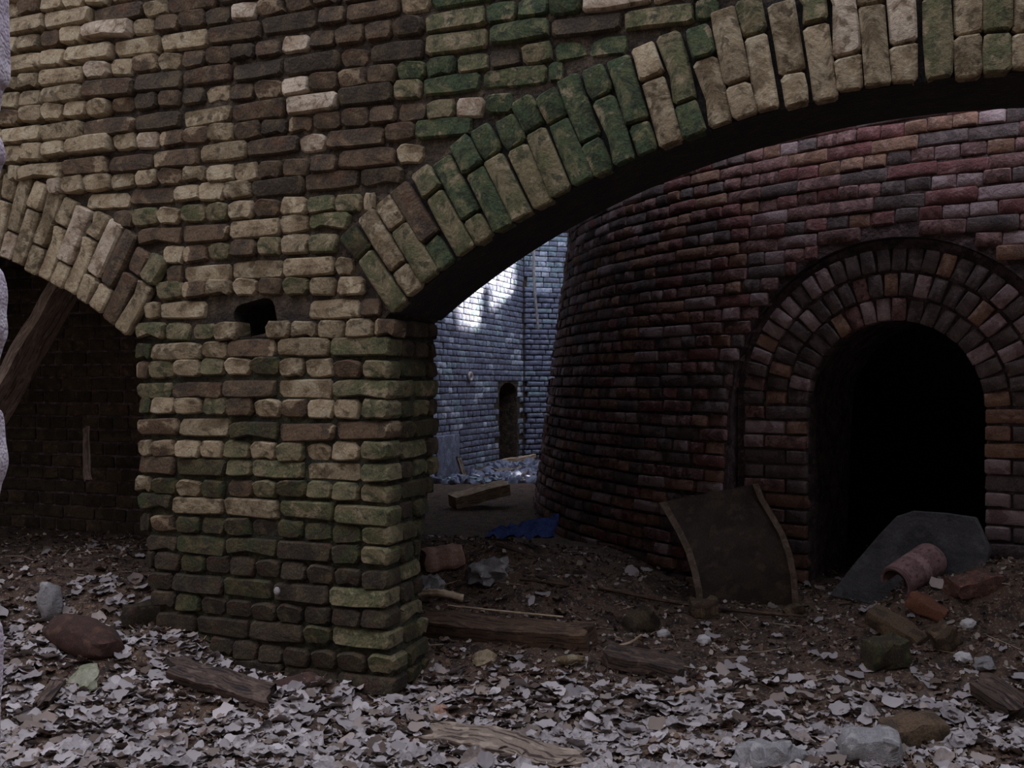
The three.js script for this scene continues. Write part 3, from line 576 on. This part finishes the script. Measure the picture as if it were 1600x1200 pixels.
// timbers
{ const a = at(128, 400, 5.3), b = at(-75, 760, 5.25);
  lay('leaning_timber', a, b, .16, .07, W.post, 3.3, 'grey weathered timber leaning inside the dark left arch', 'timber', .5, .01); }
{ const D = 5.62; lay('board', at(137, 752, D), at(134, 668, D + .05), .1, .025, W.post, 6.6, 'narrow upright board against the dark wall inside the left arch', 'board', 1.57, .01); }
lay('plank', hit(656, 990, .035), hit(925, 1014, .04), .1, .09, W.brown, 5.1, 'long brown half buried plank running right from the foot of the pier', 'plank', .35);
lay('plank', hit(948, 1038, .03), hit(1066, 1062, .03), .11, .05, W.dark, 8.1, 'short dark board end in front of the long brown plank', 'plank', .2);
lay('plank', hit(262, 1062, .05), hit(432, 1104, .03), .1, .035, W.dark, 2.2, 'dark rotten plank with split grain lying on pale leaves left of the pier', 'plank', .35, .05);
lay('plank', hit(668, 1158, .03), hit(905, 1205, .02), .1, .035, W.grey, 9.4, 'grey splintered plank in the leaves at the bottom centre', 'plank', .3, .06);
lay('plank', hit(1528, 1092, .05), hit(1600, 1128, .03), .1, .05, W.dark, 12.4, 'dark board slanting out of the leaves at the right edge', 'plank', .4);
lay('plank', hit(62, 1118, .02), hit(92, 1074, .03), .05, .02, W.dark, 15, 'small dark wooden lath below the rust red stone', 'plank', .1);
stick('stick', [hit(935, 926, .02), hit(1040, 946, .02), hit(1150, 962, .02), hit(1252, 970, .02)], .01, .008, W.brown, 'long thin straight brown stick lying across the foot of the curved panel', 'stick');
stick('stick', [hit(640, 938, .03), hit(690, 941, .03), hit(724, 945, .03)], .021, .019, W.pale, 'short thick pale stick sticking out behind the pier', 'stick');
stick('stick', [hit(395, 1049, .02), hit(450, 1050, .015), hit(512, 1046, .03)], .007, .012, W.pale, 'thin pale sliver of wood along the foot of the pier', 'stick');
stick('stick', [hit(700, 978, .09), hit(790, 985, .08), hit(880, 990, .07)], .005, .004, W.pale, 'thin pale straw on top of the long brown plank', 'stick');
stick('stick', [hit(775, 858, .02), hit(810, 868, .02), hit(850, 880, .02)], .01, .007, W.dark, 'dark short twig on the grey mortar heap behind the pier', 'stick');
stick('stick', [hit(812, 910, .015), hit(850, 914, .012), hit(890, 919, .01)], .006, .005, W.brown, 'fine brown twig below the grey mortar heap', 'stick');
stick('stick', [hit(962, 1018, .02), hit(985, 1016, .03), hit(1002, 1008, .04)], .006, .005, W.pale, 'small curved pale twig over the dark board end', 'stick');
stick('stick', [hit(1055, 1092, .02), hit(1080, 1089, .02), hit(1102, 1086, .02)], .006, .004, W.pale, 'short straight pale twig among leaves in the centre right foreground', 'stick');
{ const a = at(705, 782, 8.2), b = at(795, 762, 8.4); lay('beam', a, b, .14, .1, W.pale, 21, 'pale broken beam lying on the dark ground beyond the heap', 'beam', .2); }
{ const a = at(716, 712, 11.3), b = at(727, 748, 11.2); lay('lath', a, b, .05, .03, W.grey, 24, 'thin pale lath leaning at the foot of the far daylit wall', 'lath'); }
lay('board', at(782, 722, 12.6), at(838, 712, 12.6), .2, .04, W.pale, 27, 'pale board lying before the far niche', 'board');
lay('board', at(775, 738, 11.6), at(836, 730, 11.8), .25, .05, W.grey, 29, 'grey board in the daylit debris nearer than the pale one', 'board');
// bricks and stones
const blk = (w, h, d, sd, amp) => blockGeo(w, h, d, sd, amp);
thing('loose_brick', blk(.24, .07, .115, 1), M.grime, 1400, 998, .04, [.25, -.75, -.25], 'brown brick lying aslant uppermost in the rubble before the slab', 'brick');
thing('loose_brick', blk(.16, .11, .12, 2), M.mossdark, 1382, 1040, .05, [.1, .2, .05], 'broken block with green moss on top before the aslant brick', 'brick');
thing('loose_brick', blk(.1, .11, .09, 3), M.brown, 1476, 1018, .04, [.2, .3, .5], 'rounded brown brick lump right of the mossy block', 'brick');
thing('loose_brick', blk(.22, .08, .12, 4), M.red, 1520, 925, .03, [.1, .25, .1], 'reddish brick half buried at the foot of the kiln right of the slab', 'brick');
thing('loose_brick', blk(.16, .06, .1, 5), M.orange, 1448, 962, .03, [.15, -.6, -.4], 'orange brick shard wedged behind the aslant brown brick', 'brick');
thing('loose_brick', blk(.2, .09, .12, 6), M.grime, 1425, 1160, .03, [.1, .25, .05], 'grey weathered brick in leaves at the lower right with dark side', 'brick');
thing('loose_brick', blk(.18, .1, .14, 7), M.greystone, 1360, 1185, .03, [.1, -.3, .1], 'pale rough block at the bottom edge left of the weathered brick', 'brick');
thing('loose_brick', blk(.13, .09, .1, 8), M.brown, 1100, 962, .03, [.1, .2, .1], 'brown brick end at the left foot of the curved panel', 'brick');
thing('loose_brick', blk(.14, .1, .1, 9), M.brown2, 1000, 985, .03, [.2, .5, .5], 'dull brown lump left below the curved panel', 'brick');
thing('loose_brick', blk(.24, .05, .11, 10), M.rust, 450, 1072, -.005, [.05, .36, .05], 'dark red brick buried flat under the pier foot', 'brick');
thing('loose_brick', blk(.2, .09, .12, 11), M.olive, 232, 972, .04, [0, .3, .1], 'dark mossy brick lying at the left foot of the pier', 'brick');
thing('loose_brick', blk(.2, .1, .14, 12), M.kilntan, 692, 880, .02, [.1, .2, .1], 'orange brown brick showing in the heap close behind the pier', 'brick');
thing('loose_brick', blk(.09, .05, .06, 13), M.brown, 1240, 960, .02, [.2, .3, .3], 'small tan brick chip at the right foot of the curved panel', 'brick');
thing('loose_brick', blk(.06, .025, .03, 14), M.kilntan, 690, 1118, .01, [0, .1, 0], 'tiny orange brick chip among leaves right of the pier foot', 'brick');
{ // a broken clay pipe
  const g = new THREE.LatheGeometry([[.045, -.11], [.062, -.11], [.066, -.1], [.066, .1], [.062, .11], [.045, .11], [.045, -.11]].map(a => new THREE.Vector2(...a)), 20, 0, Math.PI * 1.35).rotateZ(Math.PI / 2).rotateX(.9);
  const m = M.kiln; g.scale(1.3, 1.2, 1.2); thing('clay_pipe', wallUV(g), m, 1428, 910, .05, [.1, .6, .25], 'broken reddish clay pipe piece lying below the grey slab', 'pipe');
}
thing('stone', stoneGeo(.17, .075, .1, 4, .12), M.rust, 132, 1015, .045, [0, -.25, -.28], 'large smooth rust red stone lying on leaves at the left', 'stone');
thing('stone', stoneGeo(.05, .09, .05, 5, .2), M.greystone, 78, 965, .07, [0, 0, .15], 'upright grey lump above the rust red stone', 'stone');
thing('stone', stoneGeo(.06, .02, .075, 6, .3), M.greenstone, 130, 1078, .03, [.5, .3, .2], 'pale greenish flat shard leaning among the leaves at lower left', 'stone');
thing('stone', stoneGeo(.1, .06, .09, 7, .45), M.greystone, 766, 900, .02, [0, .2, .1], 'grey mortar heap beside the orange brown brick behind the pier', 'stone');
thing('stone', stoneGeo(.06, .05, .06, 71, .4), M.greystone, 672, 922, .02, [0, .2, .1], 'grey mortar clod low against the pier edge', 'stone');
thing('stone', stoneGeo(.034, .02, .03, 8, .2), M.whitestone, 1505, 1035, .015, [0, .4, .1], 'white angular stone right of the rounded brown brick lump', 'stone');
thing('stone', stoneGeo(.04, .026, .035, 9, .3), M.greystone, 1538, 1044, .015, [0, 0, 0], 'grey rough stone touching the white angular stone', 'stone');
thing('stone', stoneGeo(.03, .02, .026, 10, .25), M.whitestone, 1512, 984, .02, [0, 0, .3], 'cream pebble above the white angular stone', 'stone');
thing('stone', stoneGeo(.03, .022, .026, 11, .2), M.whitestone, 1100, 1006, .015, [0, 0, 0], 'rounded white pebble under the left foot of the curved panel', 'stone');
thing('stone', stoneGeo(.028, .02, .02, 12, .2), M.whitestone, 1036, 996, .015, [0, 0, .2], 'white pebble left of the rounded one under the panel', 'stone');
thing('stone', stoneGeo(.06, .03, .02, 13, .2), M.buff2, 894, 1042, .02, [.9, 0, 0], 'small tan triangular chip standing before the brown plank', 'stone');
thing('stone', stoneGeo(.05, .03, .04, 14, .3), M.buff, 757, 1040, .02, [.4, 0, 0], 'tan curled chip before the left part of the brown plank', 'stone');
thing('stone', stoneGeo(.03, .02, .03, 15, .3), M.whitestone, 131, 955 + 30, .02, [0, 0, 0], 'pale round pebble above the right end of the rust red stone', 'stone');
thing('stone', stoneGeo(.11, .06, .09, 16, .3), M.greystone, 1205, 1190, .0, [0, 0, 0], 'grey stone sunk in leaves at the bottom edge right of centre', 'stone');
// daylit debris by the far wall
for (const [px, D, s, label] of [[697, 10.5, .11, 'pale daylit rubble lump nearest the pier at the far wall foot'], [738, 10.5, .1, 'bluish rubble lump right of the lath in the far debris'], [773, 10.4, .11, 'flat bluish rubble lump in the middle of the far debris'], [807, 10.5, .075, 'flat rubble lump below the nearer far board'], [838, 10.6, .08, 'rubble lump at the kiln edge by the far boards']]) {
  const X = (px - 800) / FOC * D, o = mesh('rubble_lump', stoneGeo(s, s * .4, s * .8, px, .6), M.coollime2); o.position.copy(onGround(X, D, s * .12)); tag(o, label, 'rubble');
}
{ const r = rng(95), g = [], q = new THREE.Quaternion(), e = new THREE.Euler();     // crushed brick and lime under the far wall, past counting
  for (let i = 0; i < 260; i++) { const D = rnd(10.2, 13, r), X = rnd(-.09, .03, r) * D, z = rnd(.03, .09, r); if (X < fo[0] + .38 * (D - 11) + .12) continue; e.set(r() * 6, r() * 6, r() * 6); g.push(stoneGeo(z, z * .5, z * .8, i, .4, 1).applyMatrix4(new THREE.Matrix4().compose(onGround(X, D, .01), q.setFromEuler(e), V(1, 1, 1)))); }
  stuff(mesh('crushed_rubble', mergeGeometries(g), M.coolwash, floor)); }
/* leaf litter: the largest leaves one by one, the rest as stuff */
{
  const r = rng(91), cols = [[176, 164, 160], [160, 148, 145], [190, 178, 174], [138, 121, 110], [164, 147, 137], [108, 91, 79]];
  const leafM = cols.map(c => new THREE.MeshStandardMaterial({ color: new THREE.Color(`rgb(${c.join(',')})`), map: tex(128, .12, (x, y) => { const v = 226 + 50 * fbm(x * 60 + c[0], y * 60, 3) - 30 * sstep(.3, .4, fbm(x * 90, y * 90 + c[1], 2)); return [v, v, v]; }), roughness: .9, side: THREE.DoubleSide }));
  const white = new THREE.MeshStandardMaterial({ roughness: .9, side: THREE.DoubleSide });
  const leafGeo = () => {
    const n = 16, pos = [], uv = [], idx = [], curl = rnd(.05, .6, r), fold = rnd(-.3, .4, r), asp = rnd(.66, .98, r), lob = rnd(.02, .12, r), lb = pick([3, 5, 5, 4], r), ph = rnd(0, 6, r);
    const put = (x, y) => { const z = curl * x * x * .8 + fold * Math.abs(y) + .12 * N2(x * 3 + ph, y * 3); pos.push(x, z, y); uv.push(x * .05 + ph, y * .05); };
    put(0, 0); for (let i = 0; i < n; i++) { const a = i / n * 6.283, q = .5 * (1 + lob * Math.cos(lb * a + ph)) * (1 + .18 * Math.cos(a)); put(Math.cos(a) * q, Math.sin(a) * q * asp); }
    for (let i = 0; i < n; i++) idx.push(0, 1 + (i + 1) % n, 1 + i);
    const g = new THREE.BufferGeometry(); g.setAttribute('position', new THREE.Float32BufferAttribute(pos, 3)); g.setAttribute('uv', new THREE.Float32BufferAttribute(uv, 2)); g.setIndex(idx); g.computeVertexNormals(); return g;
  };
  const G = Array.from({ length: 10 }, leafGeo), list = [], q = new THREE.Quaternion(), e = new THREE.Euler();
  // how thickly the pale leaves lie: drifts in front of the pier and arches, thinning out on the heap
  const dens = (X, D) => { const front = sstep(4.15, 3.55, D + .25 * fbm(X * 1.4, D * 1.4, 2) + (X > -.2 ? .18 : 0)) * (X < -.5 ? 1 : lerp(1, .5, sstep(.15, .9, X))); const left = X < -.9 ? sstep(4.9, 4.1, D) * .85 : 0; return Math.max(front, left, .05) * (1 - .75 * sstep(.12, .3, fbm(X * 2.6 + 5, D * 2.6, 2))); };
  for (let i = 0; i < 16000; i++) {
    const D = 2.75 + 3.2 * Math.pow(r(), 1.7), X = rnd(-.6, .6, r) * D, k = dens(X, D);
    if (r() > k) continue;
    const sl = (wo.x - X) * wn.x + (-D - wo.z) * -wn.z; // keep out of the pier
    const rel = V(X, 0, -D).sub(V(wo.x, 0, wo.z)), s = rel.dot(wu), w = -rel.dot(wn); if (s > -1.2 && s < .06 && w > -.03 && w < .5) continue;
    const sz = lerp(.03, .085, Math.pow(r(), 1.3)), c = r() < .72 ? Math.floor(r() * 3) : 3 + Math.floor(r() * 3);
    e.set(rnd(-.4, .4, r), rnd(0, 6.28, r), rnd(-.4, .4, r)); q.setFromEuler(e);
    const m = new THREE.Matrix4().compose(onGround(X, D, rnd(.002, .016, r)), q.clone(), V(sz, sz, sz)); list.push({ m, g: Math.floor(r() * G.length), c, s: sz * sz / (X * X + D * D) * (Math.abs(X / D) < .53 && (EY - ground(X, D)) / D < .4 ? 1 : 0) });
  }
  list.sort((a, b) => b.s - a.s);
  list.slice(0, 300).forEach(l => { const o = new THREE.Mesh(G[l.g], leafM[l.c]); o.name = 'leaf'; o.applyMatrix4(l.m); add(o, floor); });
  const rest = list.slice(300), tc = new THREE.Color();
  // litter: dark crumbs, broken leaves and grit over the whole floor
  const bits = [];
  for (let i = 0; i < 17000; i++) {
    const D = 2.8 + 3.6 * Math.pow(r(), 1.4), X = rnd(-.58, .58, r) * D, sz = rnd(.009, .032, r);
    e.set(rnd(-.7, .7, r), rnd(0, 6.28, r), rnd(-.7, .7, r)); q.setFromEuler(e);
    bits.push({ m: new THREE.Matrix4().compose(onGround(X, D, rnd(0, .01, r)), q.clone(), V(sz, sz * rnd(.8, 1.6, r), sz * rnd(.5, 1, r))), col: pick([[99, 75, 57], [76, 58, 46], [118, 93, 71], [59, 46, 40], [139, 119, 105], [91, 63, 48], [158, 141, 130], [180, 164, 151]], r) });
  }
  const byG = G.map((g, k) => rest.filter(l => l.g === k));
  byG.forEach((l, k) => { if (!l.length) return; const im = new THREE.InstancedMesh(G[k], white, l.length); l.forEach((b, i) => { im.setMatrixAt(i, b.m); const c = cols[b.c], j = rnd(.85, 1.08, r); im.setColorAt(i, tc.setRGB(c[0] / 255 * j, c[1] / 255 * j, c[2] / 255 * j, THREE.SRGBColorSpace)); }); im.name = 'leaf_litter'; stuff(im); add(im, floor); });
  const tw = new THREE.CylinderGeometry(.5, .35, 1, 5, 3), tp = tw.attributes.position; for (let i = 0; i < tp.count; i++) tp.setX(i, tp.getX(i) + 4 * tp.getY(i) ** 2); tw.computeVertexNormals();
  const ti = new THREE.InstancedMesh(tw, white, 420); for (let i = 0; i < 420; i++) { const D = 2.9 + 2.6 * r(), X = rnd(-.56, .56, r) * D, L = rnd(.03, .16, r), w = rnd(.002, .005, r); e.set(1.57 + rnd(-.2, .2, r), 0, rnd(0, 6.28, r), 'YXZ'); e.set(Math.PI / 2 + rnd(-.15, .15, r), rnd(0, 6.28, r), 0, 'YXZ'); ti.setMatrixAt(i, new THREE.Matrix4().compose(onGround(X, D, .012), q.setFromEuler(e), V(w, L, w))); const c = pick([[101, 79, 59], [150, 127, 103], [70, 53, 42], [180, 158, 132]], r); ti.setColorAt(i, tc.setRGB(c[0] / 255, c[1] / 255, c[2] / 255, THREE.SRGBColorSpace)); }
  ti.name = 'twigs'; stuff(ti); add(ti, floor);
  const im = new THREE.InstancedMesh(G[3], white, bits.length); bits.forEach((b, i) => { im.setMatrixAt(i, b.m); im.setColorAt(i, tc.setRGB(b.col[0] / 255, b.col[1] / 255, b.col[2] / 255, THREE.SRGBColorSpace)); }); im.name = 'crumbs'; stuff(im); add(im, floor);
}
renderer.render(scene, camera);
